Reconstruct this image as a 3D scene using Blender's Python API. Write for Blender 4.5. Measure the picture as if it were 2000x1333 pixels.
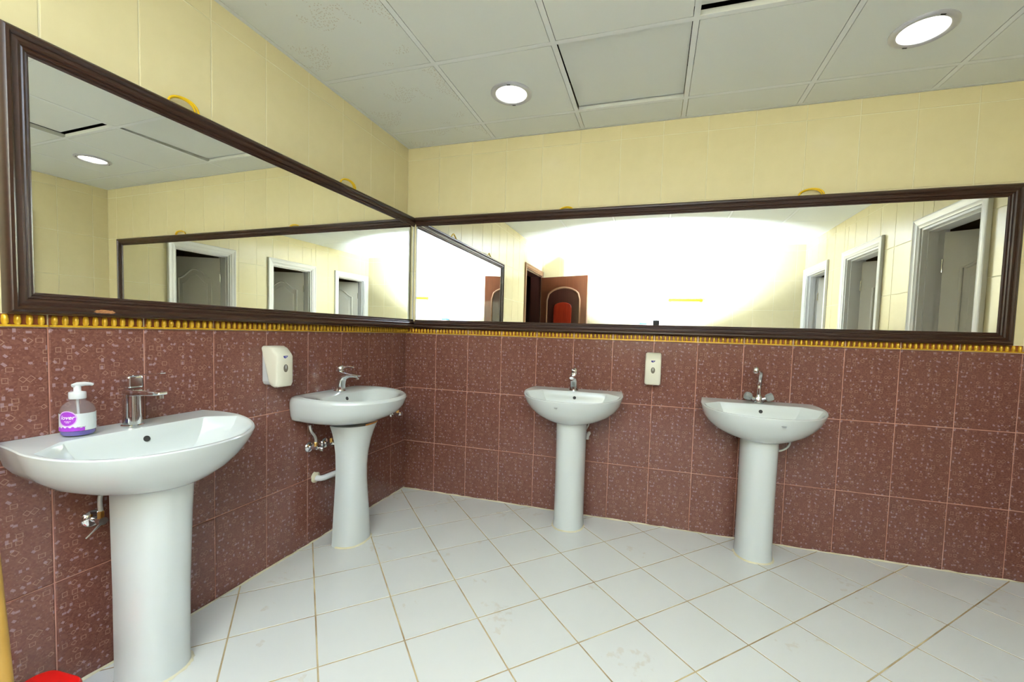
import bpy, bmesh, math, random
from mathutils import Vector, Matrix

for o in list(bpy.data.objects):
    bpy.data.objects.remove(o)
scene = bpy.context.scene
COL = scene.collection
R = math.radians
PI = math.pi

# ------------------------------------------------------------------ camera
CAM = (1.751, -2.716, 1.181)
cam = bpy.data.cameras.new('camera')
cam.sensor_width = 36.0
cam.lens = 823.3 / 2000 * 36.0
cam.shift_x = -27.2 / 2000
cam.shift_y = 26.6 / 2000
cam.clip_start = 0.02
camo = bpy.data.objects.new('camera', cam)
COL.objects.link(camo)
yaw, pit, rol = R(-16.84), R(-2.919), R(1.731)
fwd = Vector((math.sin(yaw) * math.cos(pit), math.cos(yaw) * math.cos(pit), math.sin(pit)))
rgt = Vector((math.cos(yaw), -math.sin(yaw), 0))
upv = rgt.cross(fwd)
r2 = rgt * math.cos(rol) + upv * math.sin(rol)
u2 = -rgt * math.sin(rol) + upv * math.cos(rol)
camo.matrix_world = Matrix(((r2.x, u2.x, -fwd.x, CAM[0]), (r2.y, u2.y, -fwd.y, CAM[1]), (r2.z, u2.z, -fwd.z, CAM[2]), (0, 0, 0, 1)))
scene.camera = camo

# ------------------------------------------------------------------ world, exposure
world = bpy.data.worlds.new('world')
scene.world = world
world.use_nodes = True
world.node_tree.nodes['Background'].inputs[0].default_value = (0.02, 0.02, 0.02, 1)
world.node_tree.nodes['Background'].inputs[1].default_value = 0.3
vs = scene.view_settings
vs.view_transform = 'Standard'
vs.look = 'None'
vs.gamma = 1.0
vs.use_curve_mapping = False
vs.exposure = 0.0
scene.cycles.max_bounces = 7
scene.cycles.diffuse_bounces = 3
scene.cycles.glossy_bounces = 5
scene.cycles.transmission_bounces = 6
scene.cycles.caustics_refractive = False
scene.cycles.use_denoising = True
scene.cycles.use_light_tree = False

# the photographer's flash, turned up and back so that its light bounces off the ceiling and the wall behind
FLASH_POWER = 262.0
fl = bpy.data.lights.new('flash_light', 'AREA')
fl.shape = 'RECTANGLE'
fl.size = 0.07
fl.size_y = 0.045
fl.energy = FLASH_POWER
fl.color = (0.63, 0.725, 1.0)
fl.spread = R(132)
flo = bpy.data.objects.new('flash_light', fl)
COL.objects.link(flo)
flo.location = (1.768, -2.842, 1.398)
fdir = Vector((-0.03, -0.56, 0.83))
flo.rotation_euler = fdir.to_track_quat('-Z', 'Y').to_euler()

# ------------------------------------------------------------------ room numbers
W, D, H = 3.64, 3.85, 2.48
ZB = 1.154          # top of the brown tiles
BH = 0.040          # border height
ZC = ZB + BH        # first cream row
TW, TH = 0.25, 0.397


# ------------------------------------------------------------------ materials
def mat(name):
    m = bpy.data.materials.new(name)
    m.use_nodes = True
    nt = m.node_tree
    b = nt.nodes['Principled BSDF']
    return m, nt, b


def simple(name, col, rough=0.5, metal=0.0, noise=0.0, nscale=30.0, bump=0.0, spec=0.5, coat=0.0, trans=0.0, ior=1.45):
    m, nt, b = mat(name)
    b.inputs['Base Color'].default_value = (*col, 1)
    b.inputs['Roughness'].default_value = rough
    b.inputs['Metallic'].default_value = metal
    b.inputs['Specular IOR Level'].default_value = spec
    b.inputs['Coat Weight'].default_value = coat
    b.inputs['Transmission Weight'].default_value = trans
    b.inputs['IOR'].default_value = ior
    if noise or bump:
        tc = nt.nodes.new('ShaderNodeTexCoord')
        n = nt.nodes.new('ShaderNodeTexNoise')
        n.inputs['Scale'].default_value = nscale
        n.inputs['Detail'].default_value = 4
        nt.links.new(tc.outputs['Object'], n.inputs['Vector'])
        if noise:
            mx = nt.nodes.new('ShaderNodeMix')
            mx.data_type = 'RGBA'
            mx.inputs[6].default_value = (*[c * (1 - noise) for c in col], 1)
            mx.inputs[7].default_value = (*[min(1, c * (1 + noise)) for c in col], 1)
            nt.links.new(n.outputs['Fac'], mx.inputs[0])
            nt.links.new(mx.outputs[2], b.inputs['Base Color'])
        if bump:
            bp = nt.nodes.new('ShaderNodeBump')
            bp.inputs['Strength'].default_value = bump
            bp.inputs['Distance'].default_value = 0.002
            nt.links.new(n.outputs['Fac'], bp.inputs['Height'])
            nt.links.new(bp.outputs['Normal'], b.inputs['Normal'])
    return m


class NT:
    """small helper to write math in nodes"""
    def __init__(self, nt):
        self.nt = nt

    def n(self, t, **kw):
        x = self.nt.nodes.new(t)
        for k, v in kw.items():
            setattr(x, k, v)
        return x

    def m(self, op, a, b=None, c=None):
        x = self.n('ShaderNodeMath', operation=op)
        for i, v in enumerate((a, b, c)):
            if v is None:
                continue
            if isinstance(v, (int, float)):
                x.inputs[i].default_value = v
            else:
                self.nt.links.new(v, x.inputs[i])
        return x.outputs[0]

    def mix(self, f, a, b):
        x = self.n('ShaderNodeMix', data_type='RGBA')
        for i, v in ((0, f), (6, a), (7, b)):
            if isinstance(v, (int, float)):
                x.inputs[i].default_value = v
            elif isinstance(v, tuple):
                x.inputs[i].default_value = (*v, 1)
            else:
                self.nt.links.new(v, x.inputs[i])
        return x.outputs[2]


def brown_tile_mat():
    m, nt, b = mat('brown_mosaic_tile')
    h = NT(nt)
    tc = h.n('ShaderNodeTexCoord')
    mp = h.n('ShaderNodeMapping')
    mp.inputs['Rotation'].default_value = (R(90), 0, 0)
    nt.links.new(tc.outputs['Object'], mp.inputs['Vector'])
    P = mp.outputs['Vector']

    def layer(scale, seed, smin, smax, lo, hi, outline, aspect):
        off = h.n('ShaderNodeVectorMath', operation='ADD')
        nt.links.new(P, off.inputs[0])
        off.inputs[1].default_value = (seed, seed * 1.7, 0)
        v = h.n('ShaderNodeTexVoronoi', voronoi_dimensions='2D', feature='F1')
        v.inputs['Scale'].default_value = scale
        v.inputs['Randomness'].default_value = 0.8
        nt.links.new(off.outputs[0], v.inputs['Vector'])
        sub = h.n('ShaderNodeVectorMath', operation='SUBTRACT')
        nt.links.new(off.outputs[0], sub.inputs[0])
        nt.links.new(v.outputs['Position'], sub.inputs[1])
        sc = h.n('ShaderNodeSeparateColor')
        nt.links.new(v.outputs['Color'], sc.inputs[0])
        s = h.n('ShaderNodeSeparateXYZ')
        nt.links.new(sub.outputs[0], s.inputs[0])
        ang = h.m('MULTIPLY', h.m('ROUND', h.m('MULTIPLY', sc.outputs[0], 4.0)), 0.785)
        ca, sa = h.m('COSINE', ang), h.m('SINE', ang)
        x = h.m('SUBTRACT', h.m('MULTIPLY', s.outputs[0], ca), h.m('MULTIPLY', s.outputs[1], sa))
        y = h.m('ADD', h.m('MULTIPLY', s.outputs[0], sa), h.m('MULTIPLY', s.outputs[1], ca))
        asp = h.m('ADD', 1.0, h.m('MULTIPLY', sc.outputs[2], aspect))
        d = h.m('MAXIMUM', h.m('ABSOLUTE', x), h.m('MULTIPLY', h.m('ABSOLUTE', y), asp))
        size = h.m('ADD', smin, h.m('MULTIPLY', sc.outputs[2], smax - smin))
        inside = h.m('LESS_THAN', d, size)
        pick = h.m('MULTIPLY', h.m('GREATER_THAN', sc.outputs[1], lo), h.m('LESS_THAN', sc.outputs[1], hi))
        f = h.m('MULTIPLY', inside, pick)
        if outline:
            f = h.m('MULTIPLY', f, h.m('GREATER_THAN', d, h.m('SUBTRACT', size, outline)))
        return f
    # fine mosaic of small squares in the ground colour
    vf = h.n('ShaderNodeTexVoronoi', voronoi_dimensions='2D', feature='F1', distance='CHEBYCHEV')
    vf.inputs['Scale'].default_value = 190
    nt.links.new(P, vf.inputs['Vector'])
    scf = h.n('ShaderNodeSeparateColor')
    nt.links.new(vf.outputs['Color'], scf.inputs[0])
    base = h.mix(scf.outputs[0], (0.116, 0.043, 0.028), (0.186, 0.076, 0.051))
    nz = h.n('ShaderNodeTexNoise')
    nz.inputs['Scale'].default_value = 9
    nt.links.new(P, nz.inputs['Vector'])
    base = h.mix(h.m('MULTIPLY', nz.outputs['Fac'], 0.5), base, (0.195, 0.077, 0.060))
    fill = layer(42, 3.1, 0.0032, 0.0066, 0.36, 0.74, 0, 0.8)
    out = layer(36, 11.7, 0.0055, 0.0088, 0.25, 0.70, 0.0020, 0.25)
    dots = layer(95, 23.3, 0.0010, 0.0024, 0.40, 0.75, 0, 1.2)
    c = h.mix(h.m('MULTIPLY', dots, 0.45), base, (0.30, 0.17, 0.145))
    c = h.mix(h.m('MULTIPLY', out, 0.52), c, (0.40, 0.24, 0.17))
    c = h.mix(h.m('MULTIPLY', fill, 0.55), c, (0.36, 0.25, 0.27))
    nt.links.new(c, b.inputs['Base Color'])
    b.inputs['Roughness'].default_value = 0.22
    b.inputs['Specular IOR Level'].default_value = 0.45
    return m


def cream_mat():
    m, nt, b = mat('cream_glazed_tile')
    h = NT(nt)
    tc = h.n('ShaderNodeTexCoord')
    nz = h.n('ShaderNodeTexNoise')
    nz.inputs['Scale'].default_value = 14
    nz.inputs['Detail'].default_value = 5
    nt.links.new(tc.outputs['Object'], nz.inputs['Vector'])
    c = h.mix(nz.outputs['Fac'], (0.73, 0.635, 0.355), (0.79, 0.695, 0.405))
    nt.links.new(c, b.inputs['Base Color'])
    b.inputs['Roughness'].default_value = 0.2
    b.inputs['Specular IOR Level'].default_value = 0.35
    bp = h.n('ShaderNodeBump')
    bp.inputs['Strength'].default_value = 0.06
    bp.inputs['Distance'].default_value = 0.002
    nt.links.new(nz.outputs['Fac'], bp.inputs['Height'])
    nt.links.new(bp.outputs['Normal'], b.inputs['Normal'])
    return m


def floor_mat():
    m, nt, b = mat('white_floor_tile')
    h = NT(nt)
    g = h.n('ShaderNodeNewGeometry')
    nz = h.n('ShaderNodeTexNoise')
    nz.inputs['Scale'].default_value = 3.2
    nz.inputs['Detail'].default_value = 6
    nt.links.new(g.outputs['Position'], nz.inputs['Vector'])
    n2 = h.n('ShaderNodeTexNoise')
    n2.inputs['Scale'].default_value = 26
    n2.inputs['Detail'].default_value = 3
    nt.links.new(g.outputs['Position'], n2.inputs['Vector'])
    dirt = h.m('MULTIPLY', h.m('GREATER_THAN', nz.outputs['Fac'], 0.63), h.m('MAXIMUM', h.m('MULTIPLY', h.m('SUBTRACT', n2.outputs['Fac'], 0.52), 3.2), 0.0))
    c = h.mix(h.m('MINIMUM', dirt, 0.3), (0.81, 0.825, 0.78), (0.60, 0.50, 0.34))
    nt.links.new(c, b.inputs['Base Color'])
    b.inputs['Roughness'].default_value = 0.28
    b.inputs['Specular IOR Level'].default_value = 0.4
    return m


def panel_mat(specks):
    m, nt, b = mat('ceiling_panel_' + ('mould' if specks else 'plain'))
    h = NT(nt)
    tc = h.n('ShaderNodeTexCoord')
    c = (0.89, 0.91, 0.83)
    if specks:
        v = h.n('ShaderNodeTexVoronoi', voronoi_dimensions='2D')
        v.inputs['Scale'].default_value = 75
        nt.links.new(tc.outputs['Object'], v.inputs['Vector'])
        nz = h.n('ShaderNodeTexNoise')
        nz.inputs['Scale'].default_value = 4.5
        nt.links.new(tc.outputs['Object'], nz.inputs['Vector'])
        f = h.m('MULTIPLY', h.m('LESS_THAN', v.outputs['Distance'], 0.19), h.m('GREATER_THAN', nz.outputs['Fac'], 0.575))
        c = h.mix(h.m('MULTIPLY', f, 0.42), (0.89, 0.91, 0.83), (0.50, 0.36, 0.18))
        nt.links.new(c, b.inputs['Base Color'])
    else:
        b.inputs['Base Color'].default_value = (*c, 1)
    b.inputs['Roughness'].default_value = 0.75
    b.inputs['Specular IOR Level'].default_value = 0.2
    return m


def wood_mat(name, c1, c2, rough=0.35, scale=(3, 60, 60), coat=0.0, worn=None):
    m, nt, b = mat(name)
    h = NT(nt)
    tc = h.n('ShaderNodeTexCoord')
    mp = h.n('ShaderNodeMapping')
    mp.inputs['Scale'].default_value = scale
    nt.links.new(tc.outputs['Object'], mp.inputs['Vector'])
    nz = h.n('ShaderNodeTexNoise')
    nz.inputs['Scale'].default_value = 1.0
    nz.inputs['Detail'].default_value = 6
    nt.links.new(mp.outputs['Vector'], nz.inputs['Vector'])
    c = h.mix(nz.outputs['Fac'], c1, c2)
    if worn:
        n2 = h.n('ShaderNodeTexNoise')
        n2.inputs['Scale'].default_value = 5.0
        n2.inputs['Detail'].default_value = 8
        n2.inputs['Roughness'].default_value = 0.7
        nt.links.new(mp.outputs['Vector'], n2.inputs['Vector'])
        f = h.m('MULTIPLY', h.m('GREATER_THAN', n2.outputs['Fac'], 0.66), 0.7)
        c = h.mix(f, c, worn)
    nt.links.new(c, b.inputs['Base Color'])
    b.inputs['Roughness'].default_value = rough
    b.inputs['Coat Weight'].default_value = coat
    return m


def grout_mat(name, c1, c2):
    m, nt, b = mat(name)
    h = NT(nt)
    g = h.n('ShaderNodeNewGeometry')
    nz = h.n('ShaderNodeTexNoise')
    nz.inputs['Scale'].default_value = 7
    nz.inputs['Detail'].default_value = 5
    nt.links.new(g.outputs['Position'], nz.inputs['Vector'])
    r = h.n('ShaderNodeMapRange')
    r.inputs[1].default_value = 0.35
    r.inputs[2].default_value = 0.65
    nt.links.new(nz.outputs['Fac'], r.inputs[0])
    nt.links.new(h.mix(r.outputs[0], c1, c2), b.inputs['Base Color'])
    b.inputs['Roughness'].default_value = 0.9
    b.inputs['Specular IOR Level'].default_value = 0.1
    return m


M = {}
M['brown'] = brown_tile_mat()
M['cream'] = cream_mat()
M['floor'] = floor_mat()
M['panel'] = panel_mat(False)
M['panel_mould'] = panel_mat(True)
M['grout_brown'] = grout_mat('pink_grout', (0.42, 0.18, 0.12), (0.60, 0.33, 0.25))
M['grout_cream'] = grout_mat('cream_grout', (0.80, 0.73, 0.48), (0.86, 0.80, 0.56))
M['grout_floor'] = grout_mat('floor_grout', (0.30, 0.21, 0.11), (0.54, 0.44, 0.25))
M['sealant'] = grout_mat('yellowed_sealant', (0.66, 0.60, 0.38), (0.78, 0.74, 0.56))
M['gold'] = simple('gold_glaze', (0.62, 0.36, 0.02), 0.25, 0.25, noise=0.35, nscale=120, spec=0.6)
M['gold_hollow'] = simple('red_brown_glaze', (0.20, 0.05, 0.012), 0.3, noise=0.4, nscale=150)
M['tbar'] = simple('white_metal_grid', (0.93, 0.95, 0.90), 0.5)
M['void'] = simple('dark_ceiling_void', (0.03, 0.03, 0.028), 0.9)
M['frame'] = wood_mat('dark_stained_wood', (0.017, 0.0065, 0.0035), (0.046, 0.017, 0.008), 0.30, (2.5, 70, 70), 0.0, worn=(0.075, 0.026, 0.012))
M['raw'] = simple('bare_chipped_wood', (0.30, 0.13, 0.045), 0.8, noise=0.8, nscale=140)
M['ceramic'] = simple('white_vitreous_china', (0.69, 0.735, 0.71), 0.10, spec=0.5, coat=0.3)
M['hole'] = simple('dark_hole', (0.02, 0.02, 0.018), 0.6)
M['rust'] = simple('rust_stain', (0.55, 0.22, 0.03), 0.7, noise=0.4, nscale=60)
M['chrome'] = simple('chrome', (0.82, 0.84, 0.85), 0.07, 1.0)
M['ring'] = simple('satin_silver_ring', (0.62, 0.62, 0.66), 0.35, 0.5)
M['brass'] = simple('brass_nut', (0.70, 0.42, 0.12), 0.3, 1.0)
M['crystal'] = simple('crystal_acrylic', (0.80, 0.88, 0.86), 0.08, trans=0.65, ior=1.45)
M['plastic'] = simple('off_white_plastic', (0.80, 0.77, 0.62), 0.28)
M['plastic_grey'] = simple('grey_white_plastic', (0.60, 0.61, 0.60), 0.35)
M['window'] = simple('smoked_level_window', (0.17, 0.15, 0.11), 0.15)
M['logo_blue'] = simple('dark_blue_print', (0.02, 0.015, 0.16), 0.4)
M['logo_grey'] = simple('grey_print', (0.46, 0.48, 0.48), 0.4)
M['yellow_wire'] = simple('yellow_cable', (0.80, 0.50, 0.005), 0.4)
M['gold_rail'] = simple('gold_lacquer', (0.55, 0.36, 0.002), 0.5, spec=0.1)
M['pvc'] = simple('white_pvc', (0.80, 0.82, 0.80), 0.3)
M['hose'] = simple('grey_braided_hose', (0.58, 0.58, 0.53), 0.4, 0.2, noise=0.2, nscale=300)
M['red'] = simple('red_plastic', (0.72, 0.008, 0.006), 0.35)
M['pole'] = simple('yellow_varnished_wood', (0.38, 0.21, 0.035), 0.55, noise=0.25, nscale=20)
M['leaf_bounce'] = simple('white_leaf_cream_bounce', (0.84, 0.79, 0.64), 0.3)  # cream light bounced onto the shaded leaves is put into this colour
M['white_paint'] = simple('white_door_paint', (0.83, 0.81, 0.74), 0.3)
M['door_wood'] = wood_mat('brown_door_veneer', (0.10, 0.030, 0.012), (0.20, 0.062, 0.022), 0.3, (50, 50, 3), 0.3)
M['door_dark'] = wood_mat('dark_door_moulding', (0.030, 0.010, 0.006), (0.07, 0.022, 0.012), 0.3, (50, 50, 3), 0.3)
M['door_red'] = wood_mat('red_mahogany_sheen', (0.20, 0.012, 0.004), (0.36, 0.035, 0.010), 0.25, (40, 40, 3), 0.4)  # red-brown wood, its bright glossy reflection put into the redder tone
M['casing_wood'] = wood_mat('casing_veneer', (0.22, 0.11, 0.045), (0.34, 0.18, 0.085), 0.35, (50, 50, 3), 0.1)
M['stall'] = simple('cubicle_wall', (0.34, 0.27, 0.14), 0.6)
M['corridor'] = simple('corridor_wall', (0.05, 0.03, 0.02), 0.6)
M['black'] = simple('black_plastic', (0.02, 0.02, 0.022), 0.45)
M['blue'] = simple('bright_blue_plastic', (0.02, 0.22, 0.62), 0.4)
M['purple'] = simple('purple_label_print', (0.36, 0.05, 0.52), 0.35, noise=0.35, nscale=60)
M['lilac'] = simple('lilac_label_print', (0.72, 0.50, 0.78), 0.35)
M['label_white'] = simple('white_label', (0.80, 0.86, 0.84), 0.35)
M['label_text'] = simple('white_print', (0.9, 0.88, 0.92), 0.4)
M['liquid'] = simple('violet_liquid_soap', (0.085, 0.06, 0.30), 0.12)
M['pump'] = simple('white_pump_plastic', (0.78, 0.80, 0.80), 0.3)


def glass_mat():
    m, nt, b = mat('clear_bottle_plastic')
    b.inputs['Base Color'].default_value = (0.75, 0.74, 0.80, 1)
    b.inputs['Roughness'].default_value = 0.06
    b.inputs['Alpha'].default_value = 0.13
    return m


M['bottle'] = glass_mat()
m, nt, b = mat('mirror_silver')
b.inputs['Base Color'].default_value = (0.93, 0.95, 0.93, 1)
b.inputs['Metallic'].default_value = 1.0
b.inputs['Roughness'].default_value = 0.0
M['mirror'] = m
m, nt, b = mat('lamp_diffuser')
b.inputs['Base Color'].default_value = (0.9, 0.92, 0.88, 1)
b.inputs['Emission Color'].default_value = (1.0, 1.0, 0.93, 1)
b.inputs['Emission Strength'].default_value = 4.0
b.inputs['Roughness'].default_value = 0.3
M['lamp'] = m


# ------------------------------------------------------------------ mesh helpers
class MB:
    def __init__(self):
        self.v, self.f, self.m = [], [], []

    def add(self, vs, fs, mi=0):
        o = len(self.v)
        self.v += [tuple(p) for p in vs]
        for f in fs:
            self.f.append(tuple(i + o for i in f))
            self.m.append(mi)
        return self

    def box(self, x0, x1, y0, y1, z0, z1, mi=0):
        return self.add([(x0, y0, z0), (x1, y0, z0), (x1, y1, z0), (x0, y1, z0), (x0, y0, z1), (x1, y0, z1), (x1, y1, z1), (x0, y1, z1)],
                        [(0, 3, 2, 1), (4, 5, 6, 7), (0, 1, 5, 4), (1, 2, 6, 5), (2, 3, 7, 6), (3, 0, 4, 7)], mi)

    def rings(self, rs, cap0=True, cap1=True, mi=0, closed=True):
        n = len(rs[0])
        vs = [p for r in rs for p in r]
        fs = []
        for i in range(len(rs) - 1):
            for j in range(n if closed else n - 1):
                k = (j + 1) % n
                fs.append((i * n + j, i * n + k, (i + 1) * n + k, (i + 1) * n + j))
        if cap0:
            fs.append(tuple(reversed(range(n))))
        if cap1:
            fs.append(tuple((len(rs) - 1) * n + j for j in range(n)))
        return self.add(vs, fs, mi)

    def lathe(self, prof, n=24, c=(0, 0, 0), axis=(0, 0, 1), cap0=True, cap1=True, mi=0):
        q = Vector((0, 0, 1)).rotation_difference(Vector(axis).normalized())
        c = Vector(c)
        rs = [[c + q @ Vector((r * math.cos(2 * PI * j / n), r * math.sin(2 * PI * j / n), z)) for j in range(n)] for r, z in prof]
        return self.rings(rs, cap0, cap1, mi)

    def tube(self, pts, r, n=10, caps=True, mi=0):
        pts = [Vector(p) for p in pts]
        rad = r if isinstance(r, (list, tuple)) else [r] * len(pts)
        rs = []
        ref = None
        for i, p in enumerate(pts):
            t = (pts[min(i + 1, len(pts) - 1)] - pts[max(i - 1, 0)]).normalized()
            if ref is None:
                ref = Vector((0, 0, 1)) if abs(t.z) < 0.9 else Vector((1, 0, 0))
            a = (ref - t * ref.dot(t)).normalized()
            ref = a
            bb = t.cross(a)
            rs.append([p + (a * math.cos(2 * PI * j / n) + bb * math.sin(2 * PI * j / n)) * rad[i] for j in range(n)])
        return self.rings(rs, caps, caps, mi)

    def prism(self, poly, a, b, axis='y', mi=0):
        """poly: 2D outline, extruded from a to b along axis"""
        def p3(p, t):
            return {'y': (p[0], t, p[1]), 'x': (t, p[0], p[1]), 'z': (p[0], p[1], t)}[axis]
        n = len(poly)
        vs = [p3(p, a) for p in poly] + [p3(p, b) for p in poly]
        fs = [tuple(range(n)), tuple(reversed(range(n, 2 * n)))]
        fs += [(j, n + j, n + (j + 1) % n, (j + 1) % n) for j in range(n)]
        return self.add(vs, fs, mi)

    def mesh(self, name, mats, smooth=None):
        me = bpy.data.meshes.new(name)
        me.from_pydata(self.v, [], self.f)
        for mm in (mats if isinstance(mats, (list, tuple)) else [mats]):
            me.materials.append(M[mm])
        me.polygons.foreach_set('material_index', self.m)
        bm = bmesh.new()
        bm.from_mesh(me)
        bmesh.ops.recalc_face_normals(bm, faces=bm.faces)
        bm.to_mesh(me)
        bm.free()
        if smooth is not None:
            me.shade_smooth()
            me.set_sharp_from_angle(angle=R(smooth))
        me.update()
        return me

    def build(self, name, mats, parent=None, smooth=None, bevel=0.0, seg=2):
        o = bpy.data.objects.new(name, self.mesh(name, mats, smooth))
        COL.objects.link(o)
        if parent is not None:
            o.parent = parent
        if bevel:
            md = o.modifiers.new('bevel', 'BEVEL')
            md.width = bevel
            md.segments = seg
            md.limit_method = 'ANGLE'
            md.angle_limit = R(40)
        return o


def link(name, me, parent, loc=(0, 0, 0), rot=None):
    o = bpy.data.objects.new(name, me)
    COL.objects.link(o)
    o.parent = parent
    o.location = loc
    if rot:
        o.rotation_euler = rot
    return o


def thing(name, label, cat, loc=(0, 0, 0), rotz=0.0, group=None):
    o = bpy.data.objects.new(name, None)
    o.empty_display_size = 0.05
    COL.objects.link(o)
    o.location = loc
    o.rotation_euler = (0, 0, rotz)
    tag(o, label, cat, group)
    return o


def tag(o, label, cat, group=None):
    o['label'] = label
    o['category'] = cat
    if group:
        o['group'] = group
    return o


def struct(o, label=None, cat=None):
    o['kind'] = 'structure'
    if label:
        o['label'] = label
        o['category'] = cat
    return o


def bez(p0, p1, p2, p3, n=12):
    p0, p1, p2, p3 = map(Vector, (p0, p1, p2, p3))
    return [p0 * (1 - t) ** 3 + p1 * 3 * t * (1 - t) ** 2 + p2 * 3 * t * t * (1 - t) + p3 * t ** 3 for t in [i / n for i in range(n + 1)]]


# ------------------------------------------------------------------ walls
# wall frames: local x runs along the wall, local -y points into the room
def cut(rects, op):
    out = []
    ax0, ax1, az0, az1 = op
    for x0, x1, z0, z1 in rects:
        if x1 <= ax0 or x0 >= ax1 or z1 <= az0 or z0 >= az1:
            out.append((x0, x1, z0, z1))
            continue
        if x0 < ax0:
            out.append((x0, ax0, z0, z1))
        if x1 > ax1:
            out.append((ax1, x1, z0, z1))
        cx0, cx1 = max(x0, ax0), min(x1, ax1)
        if z0 < az0:
            out.append((cx0, cx1, z0, az0))
        if z1 > az1:
            out.append((cx0, cx1, az1, z1))
    return out


def tile_mb(w, h, t=0.0035, b=0.0022):
    """slab facing -y, centred, with a small chamfer"""
    hw, hh = w / 2, h / 2
    mb = MB()
    a = [(-hw, 0, -hh), (hw, 0, -hh), (hw, 0, hh), (-hw, 0, hh)]
    c = [(-hw, -t + b * .7, -hh), (hw, -t + b * .7, -hh), (hw, -t + b * .7, hh), (-hw, -t + b * .7, hh)]
    d = [(-hw + b, -t, -hh + b), (hw - b, -t, -hh + b), (hw - b, -t, hh - b), (-hw + b, -t, hh - b)]
    mb.rings([a, c, d], True, True)
    return mb


TILES = {}


def tile_mesh(kind, w, h):
    k = (kind, round(w, 4), round(h, 4))
    if k not in TILES:
        TILES[k] = (tile_mb(w, h, 0.0016, 0.0012) if kind == 'cream' else tile_mb(w, h)).mesh(kind + '_tile', kind)
    return TILES[k]


def border_mesh(w):
    k = ('border', round(w, 4))
    if k in TILES:
        return TILES[k]
    mb = MB()
    h = BH - 0.004
    mb.box(-w / 2, w / 2, -0.003, 0, -h / 2, h / 2, 1)
    mb.box(-w / 2, w / 2, -0.010, -0.003, -h / 2, -h / 2 + 0.006, 0)
    n = max(1, int(round(w / 0.0245)))
    for i in range(n):
        x = -w / 2 + (i + 0.5) * w / n
        rr = w / n * 0.30
        rs = []
        for z, s in ((-h / 2 + 0.004, 0.6), (-h / 2 + 0.012, 1.0), (0.004, 1.0), (h / 2 - 0.004, 0.85), (h / 2 - 0.001, 0.5)):
            rs.append([(x + rr * s * math.cos(a), -0.003 - 0.010 * s * math.sin(a), z) for a in [PI * q / 6 for q in range(7)]])
        mb.rings(rs, True, True, 0)
    TILES[k] = mb.mesh('border_tile', ['gold', 'gold_hollow'], 50)
    return TILES[k]


def make_wall(name, label, loc, rotz, x0, x1, start, openings=(), thick=0.14, lo_detail=True):
    rects = [(x0, x1, 0.0, ZB), (x0, x1, ZB, H + 0.30)]
    for op in openings:
        rects = cut(rects, op)
    mb = MB()
    for a, b_, c, d in rects:
        mb.box(a, b_, 0, thick, c, d, 0 if c < ZB - 1e-6 and d <= ZB + 1e-6 else 1)
    wo = mb.build(name, ['grout_brown', 'grout_cream'])
    wo.location = loc
    wo.rotation_euler = (0, 0, rotz)
    struct(wo, label, 'wall')
    g = 0.0046
    xs = [x0]
    x = start
    while x < x1 - 1e-4:
        if x > x0 + 1e-3:
            xs.append(x)
        x += TW
    xs.append(x1)
    zrows = [('brown', 0.0, ZB - 2 * TH), ('brown', ZB - 2 * TH, ZB - TH), ('brown', ZB - TH, ZB), ('border', ZB, ZC),
             ('cream', ZC, ZC + 0.4), ('cream', ZC + 0.4, ZC + 0.8), ('cream', ZC + 0.8, ZC + 1.2), ('cream', ZC + 1.2, H)]
    for i in range(len(xs) - 1):
        for kind, z0, z1 in zrows:
            for op in [(xs[i], xs[i + 1], z0, z1)]:
                parts = [op]
                for o_ in openings:
                    parts = cut(parts, o_)
                for a, b_, c, d in parts:
                    w, h = b_ - a - g, d - c - g
                    if w < 0.008 or h < 0.008:
                        continue
                    me = border_mesh(w) if kind == 'border' else tile_mesh(kind, w, h)
                    if kind == 'border' and h < BH - 0.01:
                        continue
                    link(kind + '_tile', me, wo, ((a + b_) / 2, 0, (c + d) / 2))
    return wo


DOOR_OPEN = 2.055
stalls = [(0.62, 1.245), (1.86, 2.535), (3.09, 3.735)]
wall_back = make_wall('wall_back', 'tiled wall behind the two right-hand sinks, brown below and cream above', (0, 0, 0), 0.0, 0.0, W, 0.252)
wall_left = make_wall('wall_left', 'tiled wall behind the two left-hand sinks and the shorter mirror', (0, 0, 0), R(90), -D, 0.0, -0.168 - 15 * TW, [(-3.80, -2.98, -1, 2.09)])
wall_right = make_wall('wall_right', 'cream tiled wall with three white doorways, seen in the mirrors', (W, 0, 0), R(-90), 0.0, D, 0.12, [(a, b_, -1, DOOR_OPEN) for a, b_ in stalls])
wall_front = make_wall('wall_front', 'cream tiled far wall behind the photographer, seen in the long mirror', (0, -D, 0), R(180), -W, 0.0, -W + 0.1)

# ------------------------------------------------------------------ floor
fl_mb = MB()
fl_mb.box(-0.14, W + 0.14, -D - 0.14, 0.14, -0.10, -0.0013)
floor = struct(fl_mb.build('floor', 'grout_floor'), 'white tiled floor with diagonal joints', 'floor')


def clip_poly(poly, x0, x1, y0, y1):
    def cl(ps, f, inter):
        out = []
        for i in range(len(ps)):
            a, b_ = ps[i], ps[(i + 1) % len(ps)]
            fa, fb = f(a), f(b_)
            if fa >= 0:
                out.append(a)
            if (fa >= 0) != (fb >= 0):
                t = fa / (fa - fb)
                out.append((a[0] + (b_[0] - a[0]) * t, a[1] + (b_[1] - a[1]) * t))
        return out
    for f in (lambda p: p[0] - x0, lambda p: x1 - p[0], lambda p: p[1] - y0, lambda p: y1 - p[1]):
        poly = cl(poly, f, None)
        if len(poly) < 3:
            return []
    return poly


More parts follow.
